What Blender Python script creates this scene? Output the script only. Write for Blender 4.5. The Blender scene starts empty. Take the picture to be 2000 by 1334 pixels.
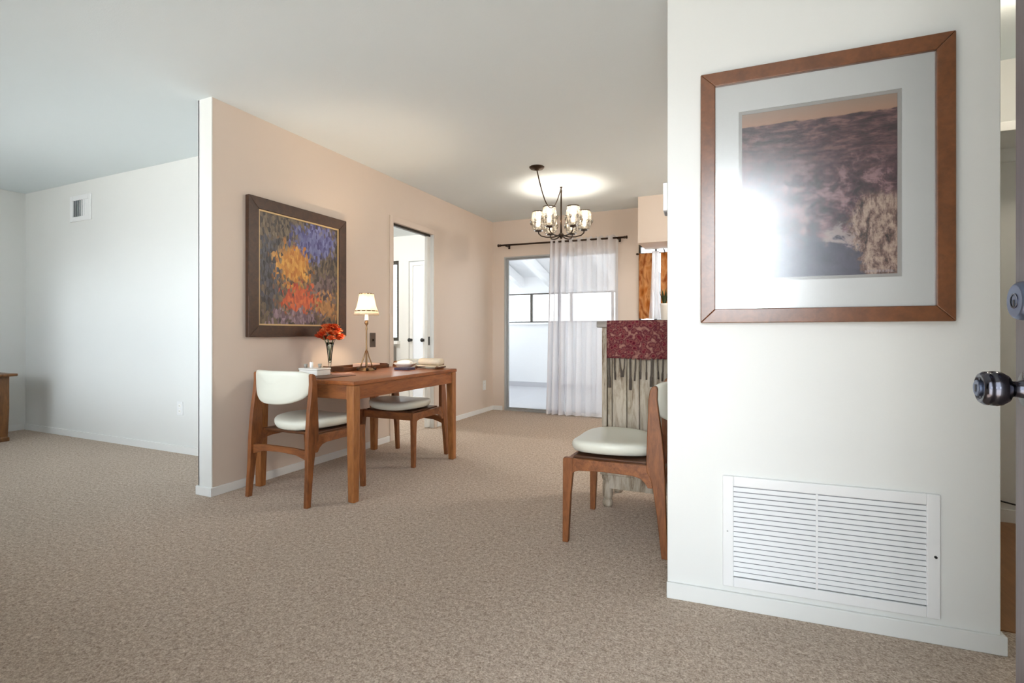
import bpy, bmesh, math, random
from mathutils import Vector, Matrix
random.seed(7)
PI = math.pi
S = bpy.context.scene
COL = S.collection

# ------------------------------------------------------------------ materials
class NT:
    def __init__(self, name):
        self.m = bpy.data.materials.new(name); self.m.use_nodes = True
        self.t = self.m.node_tree; self.t.nodes.clear()
        self.out = self.t.nodes.new('ShaderNodeOutputMaterial')
    def n(self, typ, **kw):
        nd = self.t.nodes.new(typ)
        for k, v in kw.items():
            if k.startswith('i_'):
                key = k[2:]
                key = int(key) if key.isdigit() else key.replace('_', ' ')
                self.set(nd.inputs[key], v)
            else: setattr(nd, k, v)
        return nd
    def set(self, sock, v):
        if isinstance(v, bpy.types.NodeSocket): self.t.links.new(v, sock)
        elif isinstance(v, (tuple, list)) and len(v) == 3 and sock.type == 'RGBA': sock.default_value = (*v, 1)
        else: sock.default_value = v
    def math(self, op, a, b=0.0, c=None, clamp=False):
        nd = self.n('ShaderNodeMath', operation=op, use_clamp=clamp)
        self.set(nd.inputs[0], a); self.set(nd.inputs[1], b)
        if c is not None: self.set(nd.inputs[2], c)
        return nd.outputs[0]
    def mix(self, f, a, b):
        nd = self.n('ShaderNodeMix', data_type='RGBA')
        self.set(nd.inputs[0], f); self.set(nd.inputs[6], a); self.set(nd.inputs[7], b)
        return nd.outputs[2]
    def step(self, v, lo, hi):
        nd = self.n('ShaderNodeMapRange', interpolation_type='SMOOTHSTEP')
        self.set(nd.inputs[0], v); nd.inputs[1].default_value = lo; nd.inputs[2].default_value = hi
        nd.inputs[3].default_value = 0; nd.inputs[4].default_value = 1
        return nd.outputs[0]
    def ramp(self, f, stops):
        nd = self.n('ShaderNodeValToRGB'); self.set(nd.inputs[0], f)
        e = nd.color_ramp.elements
        while len(e) < len(stops): e.new(0.5)
        for el, (p, c) in zip(e, stops): el.position = p; el.color = (*c, 1)
        return nd.outputs[0]
    def coord(self, kind='Object', scale=(1, 1, 1)):
        tc = self.n('ShaderNodeTexCoord')
        mp = self.n('ShaderNodeMapping'); self.t.links.new(tc.outputs[kind], mp.inputs[0])
        mp.inputs['Scale'].default_value = scale
        return mp.outputs[0]
    def noise(self, vec, scale, detail=2.0, rough=0.5, dist=0.0):
        nd = self.n('ShaderNodeTexNoise'); self.set(nd.inputs['Vector'], vec)
        nd.inputs['Scale'].default_value = scale; nd.inputs['Detail'].default_value = detail
        nd.inputs['Roughness'].default_value = rough; nd.inputs['Distortion'].default_value = dist
        return nd.outputs[0]
    def bump(self, h, strength=0.3, distance=0.01):
        nd = self.n('ShaderNodeBump'); self.set(nd.inputs['Height'], h)
        nd.inputs['Strength'].default_value = strength; nd.inputs['Distance'].default_value = distance
        return nd.outputs[0]
    def surf(self, s): self.t.links.new(s, self.out.inputs[0]); return self.m
    def pbr(self, color, rough=0.5, metal=0.0, spec=0.5, normal=None, **kw):
        p = self.n('ShaderNodeBsdfPrincipled')
        self.set(p.inputs['Base Color'], color); self.set(p.inputs['Roughness'], rough)
        p.inputs['Metallic'].default_value = metal
        p.inputs['Specular IOR Level'].default_value = spec
        if normal is not None: self.set(p.inputs['Normal'], normal)
        for k, v in kw.items(): self.set(p.inputs[k.replace('_', ' ')], v)
        return p.outputs[0]

def sr(r, g, b):                                   # sRGB 0-255 -> linear
    f = lambda c: (c/255/12.92) if c/255 <= .04045 else ((c/255+.055)/1.055)**2.4
    return (f(r), f(g), f(b))

def paint(name, col, rough=0.55, amp=0.03, bump=0.08):
    k = NT(name); v = k.coord('Object')
    f = k.noise(v, 1.3, 3)
    c = k.mix(f, tuple(x*(1-amp) for x in col), tuple(min(1, x*(1+amp)) for x in col))
    return k.surf(k.pbr(c, rough, spec=0.35, normal=k.bump(k.noise(v, 160, 2), bump, 0.002)))

def plain(name, col, rough=0.5, metal=0.0, amp=0.08, scale=14, spec=0.5):
    k = NT(name); v = k.coord('Object')
    f = k.noise(v, scale, 3)
    c = k.mix(f, tuple(x*(1-amp) for x in col), tuple(min(1, x*(1+amp)) for x in col))
    return k.surf(k.pbr(c, rough, metal, spec))

def wood(name, dark, light, scale=(3, 3, 40), rough=0.42, **kw):
    k = NT(name); v = k.coord('Object', scale)
    n1 = k.noise(v, 2.2, 5, 0.6, 0.7); n2 = k.noise(v, 9, 3, 0.6)
    f = k.math('ADD', k.math('MULTIPLY', n1, .7), k.math('MULTIPLY', n2, .3))
    c = k.ramp(f, [(0.32, dark), (0.68, light)])
    return k.surf(k.pbr(c, rough, spec=0.45, normal=k.bump(n2, .08, .002), **kw))

def glass(name, tint=(1, 1, 1), rough=0.0, gl=1.0, ior=1.45):
    k = NT(name)
    t = k.n('ShaderNodeBsdfTransparent', i_Color=tint).outputs[0]
    g = k.n('ShaderNodeBsdfGlossy', i_Roughness=rough).outputs[0]
    fr = k.math('MULTIPLY', k.n('ShaderNodeFresnel', i_IOR=ior).outputs[0], gl, clamp=True)
    mx = k.n('ShaderNodeMixShader'); k.set(mx.inputs[0], fr); k.set(mx.inputs[1], t); k.set(mx.inputs[2], g)
    return k.surf(mx.outputs[0])

def sheer(name, col, through=0.4):
    k = NT(name); v = k.coord('Object', (1, 1, 1))
    n = k.noise(v, 300, 1)
    t = k.n('ShaderNodeBsdfTransparent').outputs[0]
    d = k.n('ShaderNodeBsdfDiffuse', i_Color=col).outputs[0]
    tl = k.n('ShaderNodeBsdfTranslucent', i_Color=col).outputs[0]
    a = k.n('ShaderNodeMixShader'); k.set(a.inputs[0], .5); k.set(a.inputs[1], d); k.set(a.inputs[2], tl)
    b = k.n('ShaderNodeMixShader')
    k.set(b.inputs[0], k.math('ADD', through - .1, k.math('MULTIPLY', n, .2)))
    k.set(b.inputs[1], a.outputs[0]); k.set(b.inputs[2], t)
    return k.surf(b.outputs[0])

def cloth_pattern(name, stops, scale, rough=0.9, translucent=0.0, stretch=(1, 1, 1)):
    k = NT(name); v = k.coord('Object', stretch)
    w = k.noise(v, scale*.6, 2, .5, 1.5)
    vo = k.n('ShaderNodeTexVoronoi'); k.set(vo.inputs['Vector'], v); vo.inputs['Scale'].default_value = scale
    f = k.math('ADD', k.math('MULTIPLY', w, .6), k.math('MULTIPLY', vo.outputs['Distance'], .55))
    c = k.ramp(f, stops)
    if translucent:
        d = k.n('ShaderNodeBsdfDiffuse', i_Color=c).outputs[0]
        tl = k.n('ShaderNodeBsdfTranslucent', i_Color=c).outputs[0]
        a = k.n('ShaderNodeMixShader'); k.set(a.inputs[0], translucent); k.set(a.inputs[1], d); k.set(a.inputs[2], tl)
        return k.surf(a.outputs[0])
    return k.surf(k.pbr(c, rough, spec=.1))

def emit(name, col, strength):
    k = NT(name)
    return k.surf(k.n('ShaderNodeEmission', i_Color=col, i_Strength=strength).outputs[0])

M = {}
M['white_paint'] = paint('white wall paint', sr(228, 229, 227))
M['beige_paint'] = paint('beige wall paint', sr(217, 202, 189))
M['ceiling_paint'] = paint('ceiling paint', sr(222, 231, 235), .8, .02, .25)
M['trim'] = plain('white trim enamel', sr(234, 235, 234), .35, amp=.02)
M['sun_paint'] = paint('sunroom paint', sr(240, 241, 242), .6)
M['sun_floor'] = plain('pale sunroom floor', sr(196, 196, 200), .4, amp=.04)
M['metal_white'] = plain('white enamelled metal', sr(236, 237, 238), .35, amp=.02)
M['aluminium'] = plain('grey aluminium', sr(176, 178, 178), .4, .3)
M['dark_alu'] = plain('dark bronze aluminium', sr(70, 66, 60), .4, .5)
M['bronze'] = plain('oil rubbed bronze', sr(62, 48, 38), .35, .8)
M['brass'] = plain('antique brass', sr(150, 122, 88), .35, .85)
M['chrome_dark'] = plain('dark polished metal', sr(84, 84, 92), .16, 1.0, amp=.04)
M['lock_metal'] = plain('brushed lock metal', sr(112, 122, 146), .38, 1.0, amp=.04)
M['black'] = plain('black plastic', sr(24, 22, 22), .5)
M['dark_gap'] = plain('gap shade grey', sr(150, 152, 156), .9)  # flat grey standing for the shade inside shallow duct and slot openings
M['teak'] = wood('teak', sr(98, 54, 26), sr(150, 92, 50), (14, 14, 3))
M['teak_h'] = wood('teak crosswise', sr(100, 54, 26), sr(152, 94, 52), (3, 14, 14))
M['table_wood'] = wood('table wood', sr(112, 58, 26), sr(164, 98, 52), (16, 2.5, 16), .3)
M['table_leg'] = wood('table leg wood', sr(122, 72, 34), sr(176, 116, 66), (16, 16, 2.5), .38)
M['side_wood'] = wood('side table wood', sr(92, 58, 28), sr(140, 94, 52), (14, 14, 2.5), .4)
M['frame_wood'] = wood('walnut frame', sr(96, 56, 30), sr(128, 78, 44), (9, 9, 9), .36, Coat_Weight=1.0, Coat_Roughness=.28)
M['frame_dark'] = wood('dark frame', sr(52, 34, 24), sr(78, 52, 36), (12, 12, 12), .4)
M['closet_wood'] = wood('hardwood floor', sr(120, 80, 46), sr(152, 106, 66), (20, 2, 2), .4)
M['dark_wood'] = wood('dark tray wood', sr(66, 36, 18), sr(98, 58, 30), (10, 3, 10), .4)
M['door_dark'] = wood('dark painted door', sr(82, 74, 76), sr(104, 94, 96), (18, 18, 1.5), .38)
M['vinyl'] = plain('cream vinyl', sr(222, 221, 208), .38, amp=.03, scale=6)
M['ceramic'] = plain('white ceramic', sr(238, 236, 230), .2, amp=.02)
M['paper'] = plain('white paper', sr(244, 243, 240), .7, amp=.02)
M['linen'] = plain('cream linen', sr(222, 208, 186), .9, amp=.08, scale=60)
M['napkin'] = plain('dusty pink napkin', sr(200, 150, 128), .85, amp=.06, scale=50)
M['blue_cover'] = plain('dark blue cover', sr(58, 52, 76), .6)
M['switch'] = plain('brown switch plate', sr(84, 66, 50), .4)
M['clear'] = glass('clear glass', gl=1.0)
M['vase_glass'] = glass('vase glass', (.93, .96, .95), .02, 1.6)
M['frost'] = (lambda k: k.surf(k.pbr((.95, .97, 1.0), .5, Transmission_Weight=.0, Alpha=.45)))(NT('frosted glass'))
def crystal():
    k = NT('cut crystal'); v = k.coord('Object')
    vo = k.n('ShaderNodeTexVoronoi'); k.set(vo.inputs['Vector'], v); vo.inputs['Scale'].default_value = 55
    c = k.ramp(vo.outputs['Distance'], [(.15, (.97, .95, .92)), (.5, (.5, .46, .40))])
    t = k.n('ShaderNodeBsdfTransparent', i_Color=c).outputs[0]
    g = k.n('ShaderNodeBsdfGlossy', i_Roughness=.05).outputs[0]
    d = k.n('ShaderNodeBsdfTranslucent', i_Color=(.95, .92, .86)).outputs[0]
    a = k.n('ShaderNodeMixShader'); k.set(a.inputs[0], .22); k.set(a.inputs[1], t); k.set(a.inputs[2], d)
    b = k.n('ShaderNodeMixShader'); k.set(b.inputs[0], k.math('MULTIPLY', k.n('ShaderNodeFresnel', i_IOR=1.5).outputs[0], 3.0, clamp=True))
    k.set(b.inputs[1], a.outputs[0]); k.set(b.inputs[2], g)
    return k.surf(b.outputs[0])
M['crystal'] = crystal()
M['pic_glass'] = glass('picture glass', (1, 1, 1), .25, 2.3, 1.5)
M['sheer'] = sheer('white sheer voile', (.93, .92, .95), .26)
M['sheer_dense'] = sheer('white cotton', (.92, .90, .90), .08)
M['runner'] = cloth_pattern('red woven paisley', [(.25, sr(56, 18, 26)), (.40, sr(104, 34, 46)), (.52, sr(118, 72, 66)), (.62, sr(84, 28, 40)), (.8, sr(146, 106, 94))], 40)
M['tassel'] = plain('grey brown tassel yarn', sr(84, 74, 66), .95, amp=.2, scale=80)
M['kitchen_cloth'] = cloth_pattern('orange floral curtain cloth', [(.28, sr(120, 62, 22)), (.45, sr(170, 100, 46)), (.6, sr(196, 136, 84)), (.75, sr(134, 70, 32))], 14, translucent=.3, stretch=(1, 1, .5))
M['petal'] = (lambda k: k.surf(k.pbr(k.ramp(k.noise(k.coord('Object'), 26, 3), [(.36, sr(200, 58, 28)), (.5, sr(226, 104, 48)), (.64, sr(238, 164, 108))]), .7, spec=.2)))(NT('orange petals'))
M['stem'] = plain('green stems', sr(86, 96, 66), .7)
M['leaf'] = plain('dark green leaves', sr(52, 66, 30), .6, amp=.3, scale=30)
M['bulb'] = emit('lit bulb', (1, .90, .74), 12)
M['ground'] = plain('pale concrete', sr(200, 198, 194), .85)
M['shade'] = (lambda k: (lambda d, tl, a: (k.set(a.inputs[0], .6), k.set(a.inputs[1], d), k.set(a.inputs[2], tl), k.surf(a.outputs[0]))[-1])(
    k.n('ShaderNodeBsdfDiffuse', i_Color=(.93, .88, .78)).outputs[0], k.n('ShaderNodeBsdfTranslucent', i_Color=(.95, .88, .74)).outputs[0], k.n('ShaderNodeMixShader')))(NT('cream lamp shade cloth'))

def carpet():
    k = NT('loop pile carpet'); v = k.coord('Object')
    a = k.noise(v, 150, 3, .75); b = k.noise(v, 2.0, 4, .6); c3 = k.noise(v, 58, 4, .8, .4)
    f = k.math('ADD', k.math('MULTIPLY', a, .5), k.math('MULTIPLY', c3, .5))
    c = k.ramp(f, [(.38, sr(148, 129, 113)), (.5, sr(198, 181, 165)), (.62, sr(238, 225, 211))])
    c = k.mix(k.math('MULTIPLY', b, .28), c, sr(170, 152, 138))
    return k.surf(k.pbr(c, .98, spec=.05, normal=k.bump(f, .8, .012)))
M['carpet'] = carpet()

def whitewash():
    k = NT('distressed whitewashed planks'); v = k.coord('Object', (18, 18, 3))
    n = k.noise(v, 1.8, 6, .7, .5)
    c = k.ramp(n, [(.32, sr(104, 84, 66)), (.44, sr(156, 142, 124)), (.6, sr(184, 172, 156)), (.8, sr(164, 154, 144))])
    return k.surf(k.pbr(c, .75, spec=.2, normal=k.bump(n, .2, .003)))
M['whitewash'] = whitewash()

def canyon():
    k = NT('canyon photograph'); tc = k.n('ShaderNodeTexCoord'); uv = tc.outputs['UV']
    sp = k.n('ShaderNodeSeparateXYZ'); k.set(sp.inputs[0], uv); u, v = sp.outputs[0], sp.outputs[1]
    def mp(s, r=0):
        m = k.n('ShaderNodeMapping'); k.set(m.inputs[0], uv); m.inputs['Scale'].default_value = s
        m.inputs['Rotation'].default_value = (0, 0, r); return m.outputs[0]
    streak = k.noise(mp((4, 18, 1)), 1.7, 8, .75, .2)
    blot = k.noise(mp((5, 7, 1)), 1.7, 9, .75, .35)
    fine = k.noise(mp((9, 12, 1), .5), 2.2, 8, .75, .2)
    sky = k.ramp(k.math('ADD', v, k.math('MULTIPLY', k.math('SUBTRACT', streak, .5), .05)),
                 [(.86, sr(170, 120, 104)), (.91, sr(196, 152, 126)), (1.0, sr(176, 152, 134))])
    plain_ = k.ramp(streak, [(.38, sr(46, 24, 28)), (.5, sr(92, 56, 64)), (.62, sr(150, 108, 104))])
    ridge = k.ramp(blot, [(.40, sr(48, 26, 36)), (.5, sr(98, 60, 72)), (.6, sr(176, 136, 138))])
    body = k.mix(k.step(v, .5, .8), ridge, plain_)
    dark = k.ramp(blot, [(.35, sr(60, 58, 78)), (.65, sr(98, 92, 112))])
    low = k.math('ADD', v, k.math('MULTIPLY', k.math('SUBTRACT', blot, .5), .35))
    body = k.mix(k.math('SUBTRACT', 1.0, k.step(low, .18, .3)), body, dark)
    # pale ledge
    ledge = k.math('MULTIPLY', k.step(k.math('SUBTRACT', u, k.math('MULTIPLY', blot, .2)), .42, .46),
                   k.math('MULTIPLY', k.step(low, .19, .22), k.math('SUBTRACT', 1.0, k.step(low, .25, .29))))
    body = k.mix(k.math('MULTIPLY', ledge, .7), body, sr(206, 184, 178))
    # big boulders at the right
    crack = k.noise(mp((9, 4, 1), .8), 2.4, 9, .75, .35)
    rockc = k.ramp(k.math('ADD', k.math('MULTIPLY', crack, .65), k.math('MULTIPLY', fine, .35)),
                   [(.40, sr(52, 34, 32)), (.47, sr(132, 98, 88)), (.53, sr(196, 166, 148)), (.62, sr(226, 204, 184))])
    lim = k.math('SUBTRACT', u, k.math('ADD', k.math('MULTIPLY', k.math('ABSOLUTE', k.math('SUBTRACT', v, .28)), .35), k.math('MULTIPLY', k.math('SUBTRACT', fine, .5), .3)))
    rk = k.math('MULTIPLY', k.step(lim, .68, .72), k.math('SUBTRACT', 1.0, k.step(k.math('ADD', v, k.math('MULTIPLY', fine, .12)), .48, .54)))
    body = k.mix(rk, body, rockc)
    hz = k.math('ADD', v, k.math('MULTIPLY', k.math('SUBTRACT', streak, .5), .05))
    c = k.mix(k.step(hz, .9, .91), body, sky)
    # small pale caption along the lower right edge
    cap = k.math('MULTIPLY', k.math('MULTIPLY', k.step(u, .79, .795), k.math('SUBTRACT', 1.0, k.step(u, .955, .96))),
                 k.math('MULTIPLY', k.step(v, .026, .029), k.math('SUBTRACT', 1.0, k.step(v, .040, .043))))
    c = k.mix(k.math('MULTIPLY', cap, k.step(k.noise(mp((110, 20, 1)), 1.5, 1), .42, .55)), c, sr(190, 172, 172))
    return k.surf(k.pbr(c, .6, spec=.2))
M['canyon'] = canyon()

def abstract():
    k = NT('abstract oil painting'); tc = k.n('ShaderNodeTexCoord'); uv = tc.outputs['UV']
    def mp(s, r=0):
        m = k.n('ShaderNodeMapping'); k.set(m.inputs[0], uv); m.inputs['Scale'].default_value = s
        m.inputs['Rotation'].default_value = (0, 0, r); return m.outputs[0]
    # palette-knife dabs: a voronoi cell takes its tone from broad, loose colour fields
    vo = k.n('ShaderNodeTexVoronoi'); k.set(vo.inputs['Vector'], mp((24, 13, 1), .35)); vo.inputs['Scale'].default_value = 1.8
    jit = k.n('ShaderNodeSeparateXYZ'); k.set(jit.inputs[0], vo.outputs['Color'])
    wob = k.n('ShaderNodeTexNoise'); k.set(wob.inputs['Vector'], uv); wob.inputs['Scale'].default_value = 2.6; wob.inputs['Detail'].default_value = 3
    ws = k.n('ShaderNodeSeparateXYZ'); k.set(ws.inputs[0], wob.outputs['Color'])
    sp = k.n('ShaderNodeSeparateXYZ'); k.set(sp.inputs[0], uv)
    u = k.math('ADD', sp.outputs[0], k.math('ADD', k.math('MULTIPLY', k.math('SUBTRACT', jit.outputs[0], .5), .16), k.math('MULTIPLY', k.math('SUBTRACT', ws.outputs[0], .5), .24)))
    v = k.math('ADD', sp.outputs[1], k.math('ADD', k.math('MULTIPLY', k.math('SUBTRACT', jit.outputs[1], .5), .16), k.math('MULTIPLY', k.math('SUBTRACT', ws.outputs[1], .5), .24)))
    base = k.mix(jit.outputs[2], sr(38, 32, 34), sr(112, 98, 78))
    def blob(c, uu, vv, ru, rv, col, jc, hard=.35):
        du = k.math('DIVIDE', k.math('SUBTRACT', u, uu), ru); dv = k.math('DIVIDE', k.math('SUBTRACT', v, vv), rv)
        d = k.math('SQRT', k.math('ADD', k.math('MULTIPLY', du, du), k.math('MULTIPLY', dv, dv)))
        f = k.math('SUBTRACT', 1.0, k.step(d, 1-hard, 1.0))
        return k.mix(f, c, k.mix(jit.outputs[2], col, jc))
    c = blob(base, .68, .84, .34, .2, sr(46, 46, 108), sr(112, 120, 172))
    c = blob(c, .1, .45, .12, .42, sr(22, 22, 30), sr(70, 72, 84))
    c = blob(c, .4, .56, .25, .24, sr(172, 104, 26), sr(214, 160, 70))
    c = blob(c, .8, .38, .2, .14, sr(52, 42, 48), sr(122, 104, 104))
    c = blob(c, .5, .24, .3, .11, sr(150, 42, 22), sr(204, 96, 50))
    c = blob(c, .84, .2, .2, .13, sr(128, 92, 54), sr(176, 132, 82))
    c = blob(c, .42, .06, .4, .09, sr(84, 64, 80), sr(150, 130, 144))
    h = k.noise(mp((30, 12, 1), .35), 1.5, 3)
    return k.surf(k.pbr(c, .34, spec=.5, normal=k.bump(h, .5, .004)))
M['abstract'] = abstract()

# ------------------------------------------------------------------ geometry helpers
class MB:
    def __init__(self): self.bm = bmesh.new(); self.uv = None
    def box(self, a, b, mat=None):
        r = bmesh.ops.create_cube(self.bm, size=1.0)['verts']
        sx, sy, sz = (b[i]-a[i] for i in range(3)); cx, cy, cz = ((a[i]+b[i])/2 for i in range(3))
        for v in r:
            v.co = Vector((v.co.x*sx+cx, v.co.y*sy+cy, v.co.z*sz+cz))
            if mat: v.co = mat @ v.co
        return self
    def prism(self, poly, axis, a, b, fn=None):
        """closed polygon of 2D points extruded along axis ('x': pts are y,z; 'y': x,z; 'z': x,y)"""
        def P(p, t):
            q = {'x': (t, p[0], p[1]), 'y': (p[0], t, p[1]), 'z': (p[0], p[1], t)}[axis]
            return Vector(fn(*q)) if fn else Vector(q)
        A = [self.bm.verts.new(P(p, a)) for p in poly]; B = [self.bm.verts.new(P(p, b)) for p in poly]
        n = len(poly)
        self.bm.faces.new(A[::-1]); self.bm.faces.new(B)
        for i in range(n): self.bm.faces.new((A[i], A[(i+1) % n], B[(i+1) % n], B[i]))
        return self
    def lathe(self, prof, seg=24, origin=(0, 0, 0), axis=(0, 0, 1), fn=None):
        """profile of (radius, height)"""
        q = Vector((0, 0, 1)).rotation_difference(Vector(axis).normalized()).to_matrix()
        rings = []
        for r, h in prof:
            if r < 1e-6: rings.append([self.bm.verts.new(Vector(origin)+q @ Vector((0, 0, h)))])
            else:
                ring = []
                for i in range(seg):
                    a = 2*PI*i/seg; rr = r*(fn(a, h) if fn else 1)
                    ring.append(self.bm.verts.new(Vector(origin)+q @ Vector((rr*math.cos(a), rr*math.sin(a), h))))
                rings.append(ring)
        for A, B in zip(rings, rings[1:]):
            for i in range(seg):
                j = (i+1) % seg
                if len(A) == 1 and len(B) == 1: continue
                if len(A) == 1: self.bm.faces.new((A[0], B[j], B[i]))
                elif len(B) == 1: self.bm.faces.new((A[i], A[j], B[0]))
                else: self.bm.faces.new((A[i], A[j], B[j], B[i]))
        return self
    def tube(self, pts, r, seg=10, cap=True):
        pts = [Vector(p) for p in pts]; rs = r if isinstance(r, (list, tuple)) else [r]*len(pts)
        rings = []; up = Vector((0.13, 0.27, 0.95))
        for i, p in enumerate(pts):
            d = (pts[min(i+1, len(pts)-1)]-pts[max(i-1, 0)]).normalized()
            x = d.cross(up)
            if x.length < 1e-3: x = d.cross(Vector((1, 0, 0)))
            x.normalize(); y = d.cross(x)
            rings.append([self.bm.verts.new(p+rs[i]*(math.cos(2*PI*k/seg)*x+math.sin(2*PI*k/seg)*y)) for k in range(seg)])
        for A, B in zip(rings, rings[1:]):
            for k in range(seg): self.bm.faces.new((A[k], A[(k+1) % seg], B[(k+1) % seg], B[k]))
        if cap: self.bm.faces.new(rings[0][::-1]); self.bm.faces.new(rings[-1])
        return self
    def rings(self, loops, close=True):
        R = [[self.bm.verts.new(Vector(p)) for p in l] for l in loops]
        n = len(R[0])
        for A, B in zip(R, R[1:]):
            for i in range(n): self.bm.faces.new((A[i], A[(i+1) % n], B[(i+1) % n], B[i]))
        if close: self.bm.faces.new(R[0][::-1]); self.bm.faces.new(R[-1])
        return self
    def grid(self, f, nu, nv):
        V = [[self.bm.verts.new(Vector(f(i/nu, j/nv))) for i in range(nu+1)] for j in range(nv+1)]
        for j in range(nv):
            for i in range(nu): self.bm.faces.new((V[j][i], V[j][i+1], V[j+1][i+1], V[j+1][i]))
        return self
    def quad_uv(self, a, b, c, d):
        uvl = self.bm.loops.layers.uv.verify()
        f = self.bm.faces.new([self.bm.verts.new(Vector(p)) for p in (a, b, c, d)])
        for l, t in zip(f.loops, ((0, 0), (1, 0), (1, 1), (0, 1))): l[uvl].uv = t
        return self
    def build(self, name, mat, parent=None, smooth=False, bevel=0.0, solid=0.0, loc=None, subsurf=0):
        bmesh.ops.recalc_face_normals(self.bm, faces=self.bm.faces)
        me = bpy.data.meshes.new(name); self.bm.to_mesh(me); self.bm.free()
        me.materials.append(mat)
        if smooth:
            for p in me.polygons: p.use_smooth = True
        o = bpy.data.objects.new(name, me); COL.objects.link(o)
        if loc: o.location = loc
        if parent: o.parent = parent
        if solid:
            m = o.modifiers.new('thickness', 'SOLIDIFY'); m.thickness = solid; m.offset = 0
        if subsurf:
            m = o.modifiers.new('subdivision', 'SUBSURF'); m.levels = m.render_levels = subsurf
        if bevel:
            m = o.modifiers.new('bevel', 'BEVEL'); m.width = bevel; m.segments = 2; m.limit_method = 'ANGLE'; m.angle_limit = .6
            for p in me.polygons: p.use_smooth = True
            w = o.modifiers.new('normals', 'WEIGHTED_NORMAL')
        return o

def tag(o, label=None, cat=None, group=None, kind=None):
    for k, v in (('label', label), ('category', cat), ('group', group), ('kind', kind)):
        if v: o[k] = v
    return o
def thing(name, label, cat, loc=(0, 0, 0), rz=0, group=None, kind=None):
    o = bpy.data.objects.new(name, None); COL.objects.link(o)
    o.empty_display_size = .1; o.location = loc; o.rotation_euler = (0, 0, rz)
    return tag(o, label, cat, group, kind)
def struct(name, mb, mat, label=None, cat=None, **kw):
    return tag(mb.build(name, mat, **kw), label, cat, None, 'structure')
def children(o): return [c for c in list(o.children)]
def copy_tree(o, parent=None):
    c = o.copy(); COL.objects.link(c)
    c.parent = parent
    for ch in children(o): copy_tree(ch, c)
    return c
def frame_boxes(mb, u0, u1, z0, z1, w, y0, y1):
    mb.box((u0, y0, z0), (u0+w, y1, z1)); mb.box((u1-w, y0, z0), (u1, y1, z1))
    mb.box((u0+w, y0, z1-w), (u1-w, y1, z1)); mb.box((u0+w, y0, z0), (u1-w, y1, z0+w)); return mb
def wall_with_holes(x0, x1, z1, y0, y1, holes):
    """wall in the xz plane, thickness y0..y1, rectangular holes (xa, xb, za, zb)"""
    mb = MB(); xs = sorted({x0, x1, *[h[0] for h in holes], *[h[1] for h in holes]})
    for a, b in zip(xs, xs[1:]):
        h = [q for q in holes if q[0] <= a+1e-6 and q[1] >= b-1e-6]
        if not h: mb.box((a, y0, 0), (b, y1, z1))
        else:
            if h[0][2] > 0: mb.box((a, y0, 0), (b, y1, h[0][2]))
            if h[0][3] < z1: mb.box((a, y0, h[0][3]), (b, y1, z1))
    return mb

H = 2.44
# ------------------------------------------------------------------ room shell
struct('floor', MB().box((-6.9, -.1, -.1), (2.1, 6.0, 0)), M['carpet'])
struct('ceiling', MB().box((-6.9, -.1, H), (2.1, 6.3, H+.1)), M['ceiling_paint'])
struct('wall_left', MB().box((-6.9, -.1, 0), (-6.755, 2.82, H)), M['white_paint'])
struct('wall_back', MB().box((-6.755, 2.70, 0), (-3.06, 2.82, H)), M['white_paint'])
struct('wall_front', wall_with_holes(-6.755, 2.0, H, -.1, .05, [(-5.9, -1.5, .7, 2.15), (-.62, .43, 0, 2.05)]), M['white_paint'])
struct('wall_right', MB().box((2.0, -.1, 0), (2.1, 6.0, H)), M['white_paint'])
# partition between the living room and the dining area: beige on the dining face, white on its end
PX, PY0, PY1 = -2.94, 2.055, 5.9
pw = MB()
for a, b, c, d in ((PY0+.004, 3.82, 0, H), (3.82, 4.51, 2.035, H), (4.51, PY1+.1, 0, H)):
    pw.box((PX-.116, a, c), (PX, b, d))
struct('wall_partition', pw, M['beige_paint'])
struct('trim_1', MB().box((PX-.12, PY0, 0), (PX+.002, PY0+.006, H)).box((PX-.121, PY0, 0), (PX-.112, 2.70, H)), M['white_paint'])
struct('wall_far', wall_with_holes(PX, 2.0, H, 5.9, 6.0, [(-2.775, -1.305, 0, 1.975), (-1.065, -.25, 1.13, 2.01)]), M['beige_paint'])
struct('trim_2', MB().box((-.987, 5.43, 1.95), (2.0, 5.9, H)), M['beige_paint'])        # soffit over the kitchen window
# baseboards
bt = .012
struct('baseboard_back', MB().box((-6.755, 2.70-bt, 0), (-3.06, 2.70, .06)), M['trim'])
struct('baseboard_left', MB().box((-6.755, .05, 0), (-6.755+bt, 2.70-bt, .06)), M['trim'])
struct('baseboard_partition', MB().box((PX, PY0-bt, 0), (PX+bt, 3.765, .055)).box((PX, 4.565, 0), (PX+bt, 5.9, .055))
       .box((PX-.132, PY0-bt, 0), (PX, PY0, .055)).box((PX-.132, PY0, 0), (PX-.121, 2.688, .055)), M['trim'], bevel=.003)
struct('baseboard_far', MB().box((PX+bt, 5.9-bt, 0), (-2.80, 5.9, .055)).box((-1.28, 5.9-bt, 0), (2.0, 5.9, .055)), M['trim'])
# entry wall with the large framed print: turned four degrees
RA = math.radians(4.036); RP = (-.252, 1.989, 0)
RM = Matrix.Translation(RP) @ Matrix.Rotation(RA, 4, 'Z')
def onwall(o): o.location = RP; o.rotation_euler = (0, 0, RA); return o
w = struct('wall_entry', MB().box((0, 0, 0), (.9945, .115, H)), M['white_paint'], bevel=.004); onwall(w)
w = struct('baseboard_entry', MB().box((-.002, -bt, 0), (.9945+bt, 0, .06)).box((.9945, 0, 0), (.9945+bt, .115, .06)), M['white_paint'], bevel=.003); onwall(w)
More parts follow.
